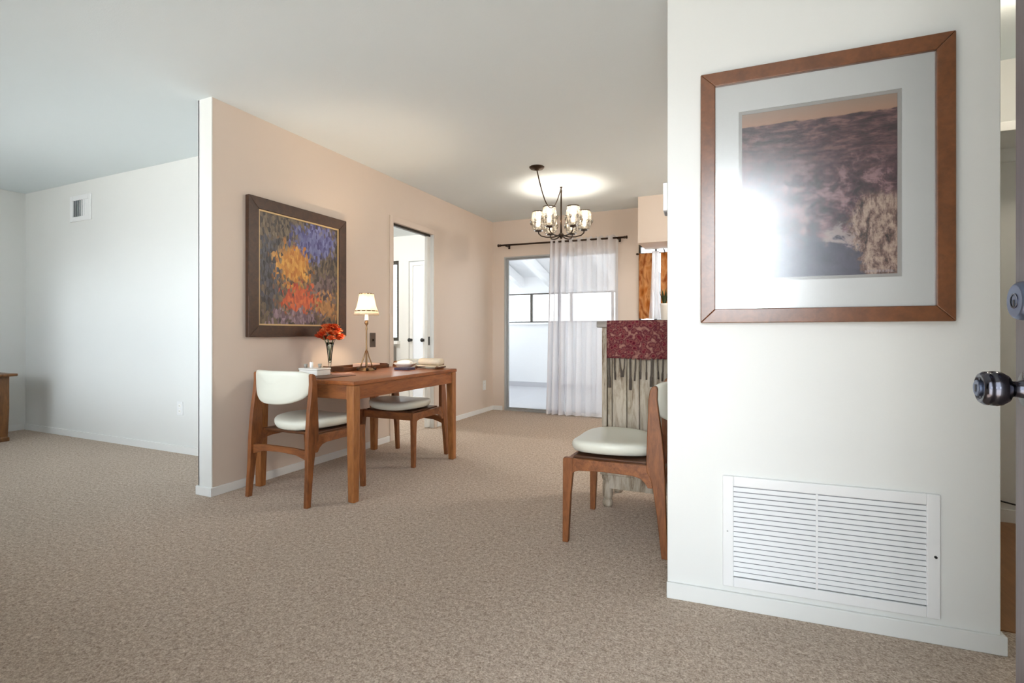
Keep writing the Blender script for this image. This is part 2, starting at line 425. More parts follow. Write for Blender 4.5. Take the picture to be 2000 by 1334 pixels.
# closet behind the entry wall
struct('wall_closet', MB().box((.12, 3.50, 0), (2.0, 3.60, H)).box((.12, 2.22, 0), (.2, 3.50, H)), M['white_paint'])
struct('floor_closet', MB().box((.2, 2.22, 0), (2.0, 3.50, .004)), M['closet_wood'])
struct('baseboard_closet', MB().box((.2, 3.488, .004), (2.0, 3.5, .07)), M['trim'])
sh = thing('closet_shelf', 'white closet shelf on a cleat behind the entry wall', 'shelf', (1.1, 3.3, 1.965))
MB().box((-.9, -.13, 0), (.9, .2, .02)).box((-.9, -.145, -.005), (.9, -.13, .04)).build('shelf_board', M['trim'], sh, bevel=.003)
MB().box((-.9, .18, -.07), (.9, .2, 0)).build('cleat', M['trim'], sh)
tag(MB().tube([(1.20, 3.482, .125), (1.32, 3.482, .10), (1.5, 3.482, .06), (1.62, 3.47, .015)], .004, 8).build('cord', M['black'], smooth=True),
    'thin dark cord against the closet wall above its baseboard', 'cord')

# ------------------------------------------------------------------ room behind the partition
struct('wall_bedroom', wall_with_holes(-6.2, -3.056, H, 6.2, 6.3, [(-5.45, -4.66, .88, 2.08), (-4.48, -3.285, 0, 2.06)])
       .box((-6.3, 2.82, 0), (-6.2, 6.3, H)), M['white_paint'])
struct('floor_bedroom', MB().box((-6.3, 2.82, -.1), (-3.0, 6.3, .002)), M['carpet'])
w3 = thing('window_3', 'bright window with a dark frame seen through the narrow doorway', 'window', (-5.055, 6.25, .88), kind='structure')
frame_boxes(MB(), -.395, .395, 0, 1.2, .05, -.03, .03).build('window_frame', M['dark_alu'], w3)
MB().box((-.345, -.004, .05), (.345, .004, 1.15)).build('pane', M['clear'], w3)
MB().box((-.44, -.12, -.05), (.42, -.05, 0)).build('window_sill', M['trim'], w3, bevel=.004)
tag(MB().box((-5.40, 6.10, .30), (-4.70, 6.185, .80)).build('wall_heater', plain('grey heater metal', sr(140, 138, 132), .5), bevel=.01),
    'grey wall heater under the bright window beyond the doorway', 'heater')
d4 = thing('door_4', 'row of narrow white glazed folding doors with black knobs seen through the doorway', 'door', (-3.8825, 6.23, .003), kind='structure')
for q in range(4):
    xa = -.593+.297*q; xb = xa+.293
    lf = frame_boxes(MB(), xa, xb, 0, 2.045, .055, -.02, .02).build('door_leaf', M['trim'], d4, bevel=.003)
    MB().box((xa+.055, -.003, .055), (xb-.055, .003, 1.99)).build('pane', M['frost'], lf)
    for xk in ((xa+.035, xb-.035) if q == 0 else (xa+.035,)):
        MB().lathe([(0, 0), (.022, 0), (.022, .006), (.010, .010), (.010, .03), (.026, .04), (.029, .055), (.02, .066), (0, .068)], 16, (xk, -.02, .89), (0, -1, 0)).build('door_knob', M['black'], lf, smooth=True)
# narrow doorway: casing and pocket door leaf
cs = MB(); csb = MB()
for y0, y1, z0, z1 in ((3.772, 3.822, 0, 2.085), (4.508, 4.558, 0, 2.085), (3.822, 4.508, 2.03, 2.085)):
    csb.box((PX, y0, z0), (PX+.010, y1, z1))
for y0, y1, z0, z1 in ((3.80, 3.824, 0, 2.03), (4.506, 4.53, 0, 2.03)):
    cs.box((PX-.116, y0, z0), (PX, y1, z1))
struct('trim_3', cs, M['trim'], bevel=.003)
struct('trim_6', csb, M['beige_paint'], bevel=.003)
struct('trim_4', MB().box((PX-.075, 3.824, 2.012), (PX-.04, 4.506, 2.035)), M['dark_alu'])   # pocket track
d3 = thing('door_3', 'white pocket door leaf pushed into the right jamb of the narrow doorway', 'door', (PX-.058, 4.506, .01), kind='structure')
MB().box((-.018, -.055, 0), (.018, 0, 2.0)).build('door_leaf', M['trim'], d3, bevel=.003)
MB().box((.018, -.04, .86), (.021, -.014, .95)).build('door_pull', M['black'], d3, bevel=.003)

# ------------------------------------------------------------------ sunroom beyond the sliding door
struct('floor_sunroom', MB().box((-4.5, 6.3, -.1), (-1.1, 8.8, 0)).box((-3.05, 6.0, -.1), (-1.1, 6.3, 0)), M['sun_floor'])
struct('wall_sunroom', wall_with_holes(-4.5, -1.1, 2.05, 8.7, 8.8, [(-4.35, -1.3, 1.19, 1.73)]), M['sun_paint'])
struct('baseboard_sunroom', MB().box((-4.5, 8.68, 0), (-1.1, 8.7, .09)), M['sun_floor'])
struct('wall_sunroom_left', MB().box((-4.6, 6.3, 0), (-4.5, 8.8, .82)).box((-4.6, 6.3, .82), (-4.5, 6.65, 2.75)).box((-4.6, 8.4, .82), (-4.5, 8.8, 2.2)).box((-4.6, 6.65, 1.95), (-4.5, 8.4, 2.6)), M['sun_paint'])
struct('wall_sunroom_right', MB().box((-1.15, 6.0, 0), (-1.05, 8.8, .82)).box((-1.15, 6.0, .82), (-1.05, 6.65, 2.75)).box((-1.15, 8.4, .82), (-1.05, 8.8, 2.2)).box((-1.15, 6.65, 1.95), (-1.05, 8.4, 2.6)), M['sun_paint'])
Z0, Z1 = 2.72, 2.03
struct('ceiling_sunroom', MB().prism([(5.95, Z0), (8.95, Z1-.06), (8.95, Z1+.0), (5.95, Z0+.06)], 'x', -4.6, -1.05), M['sun_paint'])
rb = thing('trim_5', 'white sloping rafters under the sunroom roof', 'rafters', (0, 0, 0), kind='structure')
for i in range(6):
    x = -4.28+i*.56
    MB().prism([(6.3, Z0-.09), (8.7, Z1-.02), (8.7, Z1-.19), (6.3, Z0-.26)], 'x', x-.045, x+.045).build('rafter', M['sun_paint'], rb)
w2 = thing('window_2', 'long bright window band with slim dark bars above the white sunroom wall', 'window', (-2.825, 8.75, 1.19), kind='structure')
f2 = frame_boxes(MB(), -1.525, 1.525, 0, .54, .022, -.03, .03)
for x in (-.72, .05, .8): f2.box((x-.02, -.03, .02), (x+.02, .03, .52))
f2.build('window_frame', M['dark_alu'], w2)
MB().box((-1.5, -.003, .02), (1.5, .003, .52)).build('pane', M['clear'], w2)
MB().box((-1.6, -.11, -.035), (1.6, -.05, 0)).build('window_sill', M['sun_paint'], w2)
# sliding glass door
d2 = thing('door_2', 'sliding glass door in a grey aluminium frame behind the sheer curtain', 'door', (-2.04, 5.95, 0), kind='structure')
frame_boxes(MB(), -.735, .735, 0, 1.975, .018, -.05, .05).build('door_frame', M['aluminium'], d2)
for xa, xb, y in ((-.716, .014, .015), (-.014, .716, -.015)):
    sp_ = frame_boxes(MB(), xa, xb, .019, 1.956, .018, y-.012, y+.012).build('sliding_panel', M['aluminium'], d2)
    MB().box((xa+.018, y-.003, .037), (xb-.018, y+.003, 1.938)).build('pane', M['clear'], sp_)
# kitchen window
w4 = thing('window_4', 'kitchen window with a bright strip above its orange café curtains', 'window', (-.6575, 5.96, 1.13), kind='structure')
f4 = frame_boxes(MB(), -.4075, .4075, 0, .88, .02, -.03, .02)
for x in (-.22, .0, .2): f4.box((x-.010, -.03, .02), (x+.010, .02, .86))
f4.build('window_frame', M['dark_alu'], w4)
MB().box((-.39, -.003, .02), (.39, .003, .86)).build('pane', M['clear'], w4)
MB().box((-.44, -.22, -.03), (.44, -.03, 0)).build('window_sill', M['trim'], w4, bevel=.004)

# living room front window (behind the camera's left, source of the daylight)
w1 = thing('window_1', 'wide living room window in the front wall', 'window', (-3.7, -.03, .7), kind='structure')
f1 = frame_boxes(MB(), -2.2, 2.2, 0, 1.45, .05, -.03, .03)
for x in (-.65, .65): f1.box((x-.025, -.03, .05), (x+.025, .03, 1.4))
f1.build('window_frame', M['aluminium'], w1)
MB().box((-2.15, -.003, .05), (2.15, .003, 1.4)).build('pane', M['clear'], w1)
struct('ground', MB().box((-14, -14, -.25), (10, -.1, -.12)), M['ground'])

# ------------------------------------------------------------------ front door (open, at the right edge)
d1 = thing('door_1', 'dark open front door with a round knob and deadbolt at right edge', 'door', (.431, .1, .012), kind='structure')
MB().box((0, 0, 0), (.044, 1.049, 2.02)).build('door_leaf', M['door_dark'], d1, bevel=.003)
ky = .989
kn = MB().lathe([(0, 0), (.033, 0), (.034, .004), (.030, .009), (.015, .012), (.0125, .024), (.014, .028), (.022, .032), (.0275, .040), (.029, .047),
                 (.0285, .053), (.0265, .0555), (.028, .058), (.0275, .062), (.024, .067), (.019, .0685), (.0185, .066), (0, .066)], 40, (0, ky, .896), (-1, 0, 0)).build('door_knob', M['chrome_dark'], d1, smooth=True)
MB().lathe([(0, 0), (.0135, 0), (.0135, .0055), (.012, .0065), (0, .0065)], 28, (-.0655, ky, .896), (-1, 0, 0)).build('knob_cylinder', M['lock_metal'], kn)
MB().box((-.0733, ky-.0012, .890), (-.0718, ky+.0012, .902)).build('keyhole', M['black'], kn)
db = MB().lathe([(0, 0), (.033, 0), (.0335, .004), (.031, .017), (.029, .021), (.026, .0235), (0, .0235)], 40, (0, ky, 1.040), (-1, 0, 0)).build('deadbolt', M['lock_metal'], d1, smooth=False, bevel=.001)
MB().lathe([(.0105, 0), (.0125, 0), (.0125, .001), (.0105, .001)], 28, (-.0235, ky, 1.040), (-1, 0, 0)).build('lock_ring', M['chrome_dark'], db)
MB().box((-.0248, ky-.0018, 1.030), (-.0235, ky+.0018, 1.042)).build('keyhole', M['black'], db)
MB().box((.008, 1.0485, .862), (.036, 1.0505, .93)).build('latch_plate', M['brass'], d1)

# ------------------------------------------------------------------ things on the entry wall
def picture(name, label, loc, rz, W, Hh, fw, depth, frame_m, art_m, mat_w=0, mat_m=None, lip=0, lip_m=None, glass_m=None):
    """local x along the wall, -y out of the wall, origin at the frame's lower left"""
    t = thing(name, label, 'picture', loc, rz)
    # mitred frame: four prisms
    def side(p): return p
    for q in (((0, 0), (W, 0), (W-fw, fw), (fw, fw)), ((W, 0), (W, Hh), (W-fw, Hh-fw), (W-fw, fw)),
              ((W, Hh), (0, Hh), (fw, Hh-fw), (W-fw, Hh-fw)), ((0, Hh), (0, 0), (fw, fw), (fw, Hh-fw))):
        MB().prism(list(q), 'y', -depth, -.002).build('frame_rail', frame_m, t, bevel=.003)
    a = fw
    if lip:
        frame_boxes(MB(), a-.001, W-a+.001, a-.001, Hh-a+.001, lip, -depth*.75, -.004).build('inner_lip', lip_m, t); a += lip
    if mat_w:
        l, r, b_, t_ = mat_w
        m = MB()
        m.box((fw, -.012, fw), (l, -.006, Hh-fw)).box((r, -.012, fw), (W-fw, -.006, Hh-fw)).box((l, -.012, t_), (r, -.006, Hh-fw)).box((l, -.012, fw), (r, -.006, b_))
        m.build('mat_board', mat_m, t)
        frame_boxes(MB(), l-.001, r+.001, b_-.001, t_+.001, .012, -.0085, -.006).build('inner_mat', lip_m, t)
        MB().quad_uv((l, -.0065, b_), (r, -.0065, b_), (r, -.0065, t_), (l, -.0065, t_)).build('print', art_m, t)
    else:
        MB().quad_uv((a-.002, -depth*.55, a-.002), (W-a+.002, -depth*.55, a-.002), (W-a+.002, -depth*.55, Hh-a+.002), (a-.002, -depth*.55, Hh-a+.002)).build('canvas', art_m, t)
    if glass_m:
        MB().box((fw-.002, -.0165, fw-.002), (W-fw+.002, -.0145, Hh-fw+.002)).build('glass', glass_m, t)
    return t
loc = RM @ Vector((.119, 0, 1.036))
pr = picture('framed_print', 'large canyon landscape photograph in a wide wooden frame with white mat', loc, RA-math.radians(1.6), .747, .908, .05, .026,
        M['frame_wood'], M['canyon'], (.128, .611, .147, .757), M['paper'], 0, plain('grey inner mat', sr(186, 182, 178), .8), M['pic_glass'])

vt = thing('return_air_grille', 'white louvred return air grille low on the entry wall', 'vent', RM @ Vector((.194, 0, .081)), RA)
VW, VH = .644, .40
frame_boxes(MB(), 0, VW, 0, VH, .036, -.012, -.0005).build('grille_frame', M['metal_white'], vt, bevel=.003)
MB().box((.03, -.002, .03), (VW-.03, -.0008, VH-.03)).build('duct_backing', M['dark_gap'], vt)
lv = MB(); n = 18; pz = (VH-.076)/n
for i in range(n):
    z = .038+pz*(i+.5)
    lv.prism([(-.0105, z-.0062), (-.0095, z-.0068), (-.0025, z+.0052), (-.0035, z+.0062)], 'x', .034, VW-.034)
lv.box((.295, -.0112, .036), (.302, -.010, VH-.036))
lv.build('louvres', M['metal_white'], vt)
MB().lathe([(0, 0), (.004, 0), (.004, .005), (0, .005)], 12, (VW-.014, -.012, .2), (0, -1, 0)).build('latch', M['black'], vt)
for x, z in ((.016, .2),): MB().lathe([(0, 0), (.003, 0), (.002, .002), (0, .002)], 10, (x, -.012, z), (0, -1, 0)).build('screw', M['aluminium'], vt)

ch = thing('door_chime', 'small white chime box on the end of the entry wall', 'chime', RM @ Vector((0, .02, 1.466)), RA)
MB().box((-.016, -.012, 0), (-.0004, .08, .107)).build('housing', M['metal_white'], ch, bevel=.003)
MB().box((-.012, .0, -.003), (-.003, .07, .0)).build('sound_slot', M['dark_gap'], ch)

# ------------------------------------------------------------------ things on the partition and living room walls
P2 = picture('framed_painting', 'dark framed colourful oil painting on the beige partition above the table', (PX, 2.285, .972), PI/2, .893, .93, .078, .035,
        M['frame_dark'], M['abstract'], lip=.012, lip_m=plain('pale gilt lip', sr(196, 170, 128), .4, .3))
# turn so that it faces +x: local -y must become +x
P2.rotation_euler = (0, 0, PI/2); P2.location = (PX, 2.285, .972)

def plate(name, label, cat, loc, rz, W, Hh, mat, cover):
    t = thing(name, label, cat, loc, rz)
    MB().box((-W/2, -.006, -Hh/2), (W/2, -.0005, Hh/2)).build('cover_plate', mat, t, bevel=.002)
    if cover == 'switch':
        MB().box((-.005, -.014, -.010), (.005, -.006, .010)).build('toggle', M['bronze'], t)
    else:
        for z in (-.022, .022):
            s = MB().lathe([(0, 0), (.0165, 0), (.0165, .0015), (0, .0015)], 20, (0, -.006, z), (0, -1, 0)).build('receptacle', M['paper'], t)
            MB().box((-.007, -.0082, z-.004), (-.005, -.0075, z+.005)).box((.005, -.0082, z-.004), (.007, -.0082+.0007, z+.005)).build('slots', M['black'], s)
    return t
plate('light_switch', 'brown light switch plate between the lamp and the doorway', 'switch', (PX, 3.537, .937), PI/2, .072, .125, M['switch'], 'switch')
plate('wall_outlet', 'pale outlet low on the beige wall near the sliding door corner', 'outlet', (PX, 5.66, .34), PI/2, .075, .12, M['trim'], 'outlet')
plate('wall_outlet', 'white outlet low on the white living room wall', 'outlet', (-4.25, 2.70, .37), 0, .072, .115, M['metal_white'], 'outlet')

av = thing('air_register', 'small white air register high on the living room wall', 'vent', (-5.72, 2.70, 2.17), 0)
frame_boxes(MB(), -.175, .175, -.105, .14, .045, -.012, -.0005).build('register_frame', M['metal_white'], av, bevel=.003)
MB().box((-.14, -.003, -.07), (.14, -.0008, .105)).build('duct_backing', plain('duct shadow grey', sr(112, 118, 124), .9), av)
lv = MB()
for i in range(8):
    x = -.112+i*.032; q = (i-3.5)*.0022
    lv.prism([(x-q-.0022, -.0115), (x-q+.0022, -.0115), (x+q+.0022, -.0035), (x+q-.0022, -.0035)], 'z', -.064, .099)
lv.build('vanes', M['metal_white'], av)

# ------------------------------------------------------------------ dining chairs
def arc(cx, cy, r, a0, a1, n=6): return [(cx+r*math.cos(a0+(a1-a0)*i/n), cy+r*math.sin(a0+(a1-a0)*i/n)) for i in range(n+1)]
def make_chair():
    t = thing('dining_chair', 'x', 'chair')
    rear = [(0, 0), (.03, 0), (.052, .2), (.068, .30), (.078, .345), (.095, .375), (.097, .43), (.094, .54), (.090, .64), (.089, .70), (.082, .74), (.073, .757), (.056, .762), (.049, .752),
            (.050, .70), (.042, .63), (.029, .54), (.019, .43), (.015, .355), (.012, .2)]
    front = [(.461, 0), (.489, 0), (.489, .395), (.484, .404), (.445, .404), (.443, .33), (.449, .25)]
    front = [(.461, 0), (.489, 0), (.489, .395), (.484, .404), (.44, .404), (.438, .345), (.443, .30), (.449, .24)]
    for s in (-1, 1):
        sp = lambda x, y, z, s=s: (x+s*(.245-.014*z/.76), y, z)
        MB().prism(rear, 'x', -.0145, .0145, sp).build('rear_leg', M['teak'], t, bevel=.004)
        MB().prism(front, 'x', -.0145, .0145, sp).build('front_leg', M['teak'], t, bevel=.004)
        rail = [(.08, .404), (.445, .400), (.445, .325)] + [(.437, .333), (.428, .341), (.41, .346), (.3, .352), (.16, .350)] + [(.125, .342), (.105, .326), (.09, .303), (.07, .303)]
        sr2 = lambda x, y, z, s=s: (x+s*(.245-.014*z/.76), y, z)
        MB().prism(rail, 'x', -.0115, .0115, sr2).build('side_rail', M['teak_h'], t, bevel=.003)
    MB().prism([(-.222, .345), (.222, .345), (.222, .40), (-.222, .40)], 'y', .448, .470).build('front_rail', M['teak_h'], t, bevel=.003)
    st = [(-.226, .258), (-.20, .268), (-.14, .285), (0, .292), (.14, .285), (.20, .268), (.226, .258), (.226, .318), (.12, .324), (0, .325), (-.12, .324), (-.226, .318)]
    MB().prism(st, 'y', .030, .052).build('stretcher', M['teak_h'], t, bevel=.003)
    MB().box((-.212, .10, .392), (.212, .446, .4095)).build('seat_base', M['dark_wood'], t, bevel=.004)
    # seat cushion
    def outline(s, z, crown=0):
        pts = []
        for i in range(56):
            a = 2*PI*i/56; ca, sa = math.cos(a), math.sin(a); e = 2/3.6
            if sa < 0: e = 2/2.6
            x = math.copysign(abs(ca)**e, ca); y = math.copysign(abs(sa)**e, sa)
            hw = .235 - (.035 if y < 0 else .0)*abs(y) - .02*max(0, y)**4
            pts.append((x*hw*s, .285+y*(.205)*s, z+.020*(x*s)**2-.006))
        return pts
    prof = [(.88, .414), (.95, .419), (.985, .432), (1.0, .444), (.992, .457), (.962, .466), (.90, .472), (.75, .4775), (.5, .480), (.2, .481)]
    MB().rings([outline(s, z) for s, z in prof]).build('seat', M['vinyl'], t, smooth=True)
    # backrest pad: D shape, bowed to the rear
    def pad_loop(s, th):
        pts = []; hw, zt, zb = .227, .778, .580; zc = .69
        raw = []
        for i in range(25):                       # bottom half (rounded)
            a = PI + PI*i/24; e = 2/2.4
            raw.append((math.copysign(abs(math.cos(a))**e, math.cos(a))*hw, zc+(-abs(math.sin(a))**e)*(zc-zb)))
        for i in range(1, 24):                    # top half (squarer)
            a = PI*i/24; e = 2/6.0
            raw.append((math.copysign(abs(math.cos(a))**e, math.cos(a))*(hw+.006*math.sin(a)), zc+(abs(math.sin(a))**e)*(zt-zc)))
        for x, z in raw:
            x *= s; z = zc+(z-zc)*s
            y = .068-.085*(1-(x/.23)**2)-.03*(z-.69)+th
            pts.append((x, y, z))
        return pts
    pp = [(.2, .016), (.7, .016), (.92, .0135), (.98, .009), (1.0, .0), (.98, -.009), (.92, -.0135), (.7, -.016), (.2, -.016)]
    MB().rings([pad_loop(s, th) for s, th in pp]).build('backrest', M['vinyl'], t, smooth=True)
    for s in (-1, 1):
        MB().tube([(s*.219, .072, .70), (s*.238, .072, .70)], .008, 10).build('backrest_pin', M['dark_wood'], t)
    return t
GC = 'teak dining chairs'
ch1 = make_chair()
ch1.location = (-2.496, 2.135, 0); ch1.rotation_euler = (0, 0, math.radians(-1))
tag(ch1, 'teak chair with cream backrest at the near left end of the table', 'chair', GC)
ch2 = copy_tree(ch1); ch2.location = (-2.452, 3.588, 0); ch2.rotation_euler = (0, 0, PI)
ch2['label'] = 'teak chair at the far end, its seat tucked under the table'
ch3 = copy_tree(ch1); ch3.location = (-.287, 2.562, 0); ch3.rotation_euler = (0, 0, PI/2)
ch3['label'] = 'teak chair with cream seat in front of the rustic cabinet'

# ------------------------------------------------------------------ dining table and what stands on it
TX0, TX1, TY0, TY1, TZ = -2.885, -2.055, 2.308, 3.486, .715
tb = thing('dining_table', 'rectangular teak dining table against the beige partition', 'table', ((TX0+TX1)/2, (TY0+TY1)/2, 0))
hx, hy = (TX1-TX0)/2, (TY1-TY0)/2
MB().box((-hx, -hy, TZ-.026), (hx, hy, TZ)).build('table_top', M['table_wood'], tb, bevel=.005)
for sx in (-1, 1):
    for sy in (-1, 1):
        x1, y1 = sx*(hx-.004), sy*(hy-.004)
        def leg(z, w): 
            xa, xb = sorted((x1, x1-sx*w)); ya, yb = sorted((y1, y1-sy*w))
            return [(xa, ya, z), (xb, ya, z), (xb, yb, z), (xa, yb, z)]
        MB().rings([leg(0, .046), leg(.3, .053), leg(.58, .058), leg(TZ-.0262, .058)]).build('leg', M['table_leg'], tb, bevel=.006)
for sx in (-1, 1):
    MB().box((min(sx*(hx-.012), sx*(hx-.034)), -hy+.058, .605), (max(sx*(hx-.012), sx*(hx-.034)), hy-.058, TZ-.0262)).build('apron', M['table_wood'], tb, bevel=.002)
for sy in (-1, 1):
    MB().box((-hx+.058, min(sy*(hy-.012), sy*(hy-.034)), .605), (hx-.058, max(sy*(hy-.012), sy*(hy-.034)), TZ-.0262)).build('apron', M['teak_h'], tb, bevel=.002)

def flame(): pass
# table lamp
LX, LY = -2.575, 3.03
lp = thing('table_lamp', 'lit brass table lamp with flared cream shade on the dining table', 'lamp', (LX, LY, TZ))
MB().lathe([(0, 0), (.062, 0), (.062, .006), (.05, .012), (.046, .018), (.02, .022), (0, .022)], 28).build('base', M['brass'], lp, smooth=True)
for k in range(4):
    a = PI/4+k*PI/2
    MB().tube([(math.cos(a)*.045, math.sin(a)*.045, .014), (math.cos(a)*.034, math.sin(a)*.034, .06), (math.cos(a)*.016, math.sin(a)*.016, .11), (math.cos(a)*.006, math.sin(a)*.006, .15)], [.006, .005, .005, .004], 8).build('scroll_leg', M['brass'], lp, smooth=True)
    MB().lathe([(0, -.012), (.008, -.009), (.012, 0), (.008, .009), (0, .012)], 12, (math.cos(a)*.062, math.sin(a)*.062, .0125)).build('foot_ball', M['bronze'], lp, smooth=True)
MB().lathe([(0, .14), (.006, .14), (.007, .16), (.0055, .2), (.0055, .30), (.008, .315), (.0055, .33), (.006, .34), (.013, .352), (.015, .362), (.011, .372), (.006, .378), (0, .378)], 16).build('stem', M['brass'], lp, smooth=True)
MB().lathe([(0, .376), (.013, .376), (.018, .382), (.013, .386), (.012, .44), (0, .44)], 16).build('candle_sleeve', M['paper'], lp, smooth=True)
MB().lathe([(0, .44), (.010, .442), (.018, .468), (.016, .484), (0, .494)], 14).build('bulb', M['bulb'], lp, smooth=True)
shp = [(.094, .420), (.083, .452), (.072, .478), (.064, .51), (.057, .545), (.052, .580)]
fl = lambda a, h: 1+.012*math.cos(14*a)
sd = MB().lathe(shp, 84, fn=fl).build('lamp_shade', M['shade'], lp, smooth=True, solid=.002)
MB().lathe([(.0845, .446), (.0865, .446), (.0845, .453), (.0825, .453), (.0845, .446)], 60).build('shade_band', M['brass'], sd)
MB().lathe([(.0515, .576), (.0535, .576), (.0535, .582), (.0515, .582), (.0515, .576)], 60).build('top_band', M['brass'], sd)
for k in range(3):
    a = k*2*PI/3
    MB().tube([(0.012*math.cos(a), .012*math.sin(a), .44), (.06*math.cos(a), .06*math.sin(a), .50)], .0015, 6).build('shade_support', M['brass'], lp)

# vase with orange flowers
VX, VY = -2.74, 2.825
vs = thing('flower_vase', 'slim clear glass vase on the table', 'vase', (VX, VY, TZ))
MB().lathe([(0, 0), (.032, 0), (.034, .004), (.012, .012), (.008, .03), (.011, .06), (.016, .12), (.024, .18), (.031, .215), (.029, .215), (.022, .18), (.014, .12), (.009, .07), (0, .06)], 24).build('glass_body', M['vase_glass'], vs, smooth=True)
bq = thing('flower_bunch', 'bunch of orange blossoms in the glass vase below the painting', 'flowers', (VX, VY, TZ+.08))
rnd = random.Random(3)
for k in range(7):
    a = k*2*PI/7+rnd.uniform(-.2, .2); r = .02 if k else 0
    MB().tube([(0.003*math.cos(a), .003*math.sin(a), 0), (.006*math.cos(a), .006*math.sin(a), .07), (.05*math.cos(a), .05*math.sin(a), .19)], .0028, 6).build('stem', M['stem'], bq, smooth=True)
heads = [(.075*math.cos(k*2*PI/7+.2), .075*math.sin(k*2*PI/7+.2), .165+.015*(k % 3)) for k in range(7)] + [(0, 0, .225)] + [(.058*math.cos(k*2*PI/6), .058*math.sin(k*2*PI/6), .20+.02*(k % 2)) for k in range(6)] + [(.035*math.cos(k*2*PI/4+.4), .035*math.sin(k*2*PI/4+.4), .25) for k in range(4)]
for hx_, hy_, hz_ in heads:
    mb = MB()
    for q in range(16):
        a = q*2.39996; el = .15+1.15*(q/16); L = .050-.014*(q/16); wd = .018
        d = Vector((math.cos(a)*math.cos(el), math.sin(a)*math.cos(el), math.sin(el)))
        sdv = d.cross(Vector((0, 0, 1))).normalized(); n_ = sdv.cross(d)
        c0 = Vector((hx_, hy_, hz_-.012))
        def pet(u, v, d=d, sdv=sdv, n_=n_, c0=c0, L=L, wd=wd):
            w_ = wd*math.sin(PI*min(1, .12+.85*v))*(u-.5)*2
            return c0+d*(L*v)+sdv*w_+n_*(.010*math.sin(PI*v)-.25*abs(w_))
        mb.grid(pet, 2, 4)
    mb.build('blossom', M['petal'], bq, smooth=True)
for k in range(6):
    a = k*PI/3+.3
    MB().grid(lambda u, v, a=a: (math.cos(a)*(.02+.06*v)+math.sin(a)*(u-.5)*.03*math.sin(PI*min(1, v+.1)), math.sin(a)*(.02+.06*v)-math.cos(a)*(u-.5)*.03*math.sin(PI*min(1, v+.1)), .15+.03*v-.02*v*v), 2, 4).build('leaf', M['leaf'], bq, smooth=True)

# placemats, dishes, tray
def mat_thing(name, label, cat, x, y, rz, w_, d_, h_, m, bevel=.002, z=TZ):
    return tag(MB().box((-w_/2, -d_/2, 0), (w_/2, d_/2, h_)).build(name, m, bevel=bevel, loc=(x, y, z)), label, cat)
o = mat_thing('placemat', 'dark brown placemat under the white box at the near table end', 'placemat', -2.55, 2.50, 0, .42, .30, .004, M['dark_wood'])
bx = thing('storage_box', 'small white lidded box on the placemat at the near table end', 'box', (-2.585, 2.53, TZ+.0042))
MB().box((-.08, -.06, 0), (.08, .06, .034)).build('box_body', M['ceramic'], bx, bevel=.004)
MB().box((-.083, -.063, .034), (.083, .063, .047)).build('lid', M['ceramic'], bx, bevel=.004)
cd = thing('candle', 'short white candle standing on the white box', 'candle', (-2.615, 2.53, TZ+.0514))
MB().lathe([(0, 0), (.011, 0), (.011, .036), (.008, .038), (0, .037)], 16).build('wax', M['paper'], cd, smooth=True)
MB().tube([(0, 0, .036), (0, .001, .043)], .0012, 6).build('wick', M['black'], cd)
for i, (x, y, lb) in enumerate(((-2.65, 2.515, 'small grey glass at the left end of the white box'), (-2.565, 2.555, 'small grey glass right of the white candle'))):
    g = thing('votive_glass', lb, 'glass', (x, y, TZ+.0514))
    MB().lathe([(0, 0), (.009, 0), (.0125, .026), (.0115, .026), (.008, .003), (0, .003)], 16).build('glass_body', plain('grey votive glass', sr(150, 146, 138), .25), g, smooth=True)
nk = thing('folded_napkin', 'dusty pink folded napkin beside the white box', 'napkin', (-2.43, 2.63, TZ+.0004), math.radians(-20))
MB().box((-.07, -.05, 0), (.07, .05, .007)).build('lower_fold', M['napkin'], nk, bevel=.003)
MB().prism([(-.07, .0072), (.066, .0072), (.066, .013), (.02, .018), (-.066, .012)], 'y', -.048, .046).build('upper_fold', M['napkin'], nk, bevel=.002)
tr = thing('serving_tray', 'long dark wooden tray behind the lamp', 'tray', (-2.755, 3.13, TZ))
MB().box((-.10, -.25, 0), (.10, .25, .010)).build('tray_floor', M['dark_wood'], tr, bevel=.002)
tm = MB()
tm.box((-.11, -.26, 0), (-.098, .26, .028)).box((.098, -.26, 0), (.11, .26, .028)).box((-.098, -.26, 0), (.098, -.248, .034)).box((-.098, .248, 0), (.098, .26, .034))
tm.build('tray_rim', M['dark_wood'], tr, bevel=.003)
mz = mat_thing('magazine', 'pale pink magazine lying in the dark tray', 'magazine', -2.755, 3.24, 0, .15, .15, .028, plain('pink paper', sr(214, 178, 160), .7), .002, TZ+.0104)
sbk = mat_thing('book', 'dark blue book near the far front of the table', 'book', -2.36, 3.215, 0, .125, .10, .018, M['blue_cover'], .002)
bw = thing('serving_bowl', 'shallow white bowl behind the dark blue book', 'bowl', (-2.465, 3.365, TZ))
MB().lathe([(0, 0), (.04, 0), (.044, .005), (.078, .026), (.096, .040), (.094, .043), (.075, .031), (.04, .010), (0, .009)], 36).build('bowl_body', M['ceramic'], bw, smooth=True)
nc = thing('crumpled_cloth', 'crumpled white cloth heaped in the shallow bowl', 'cloth', (-2.465, 3.365, TZ+.0115))
MB().lathe([(0, 0), (.030, 0), (.060, .030), (.056, .042), (.03, .052), (0, .055)], 30, fn=lambda a, h: 1+.10*math.sin(5*a+60*h)+.06*math.sin(11*a)).build('folds', M['paper'], nc, smooth=True)
rl = thing('bread_stand', 'cream cloth bundle on a low wooden stand at the far table end', 'stand', (-2.247, 3.41, TZ), math.radians(4))
MB().box((-.10, -.058, .018), (.10, .058, .027)).build('board', M['linen'], rl, bevel=.003)
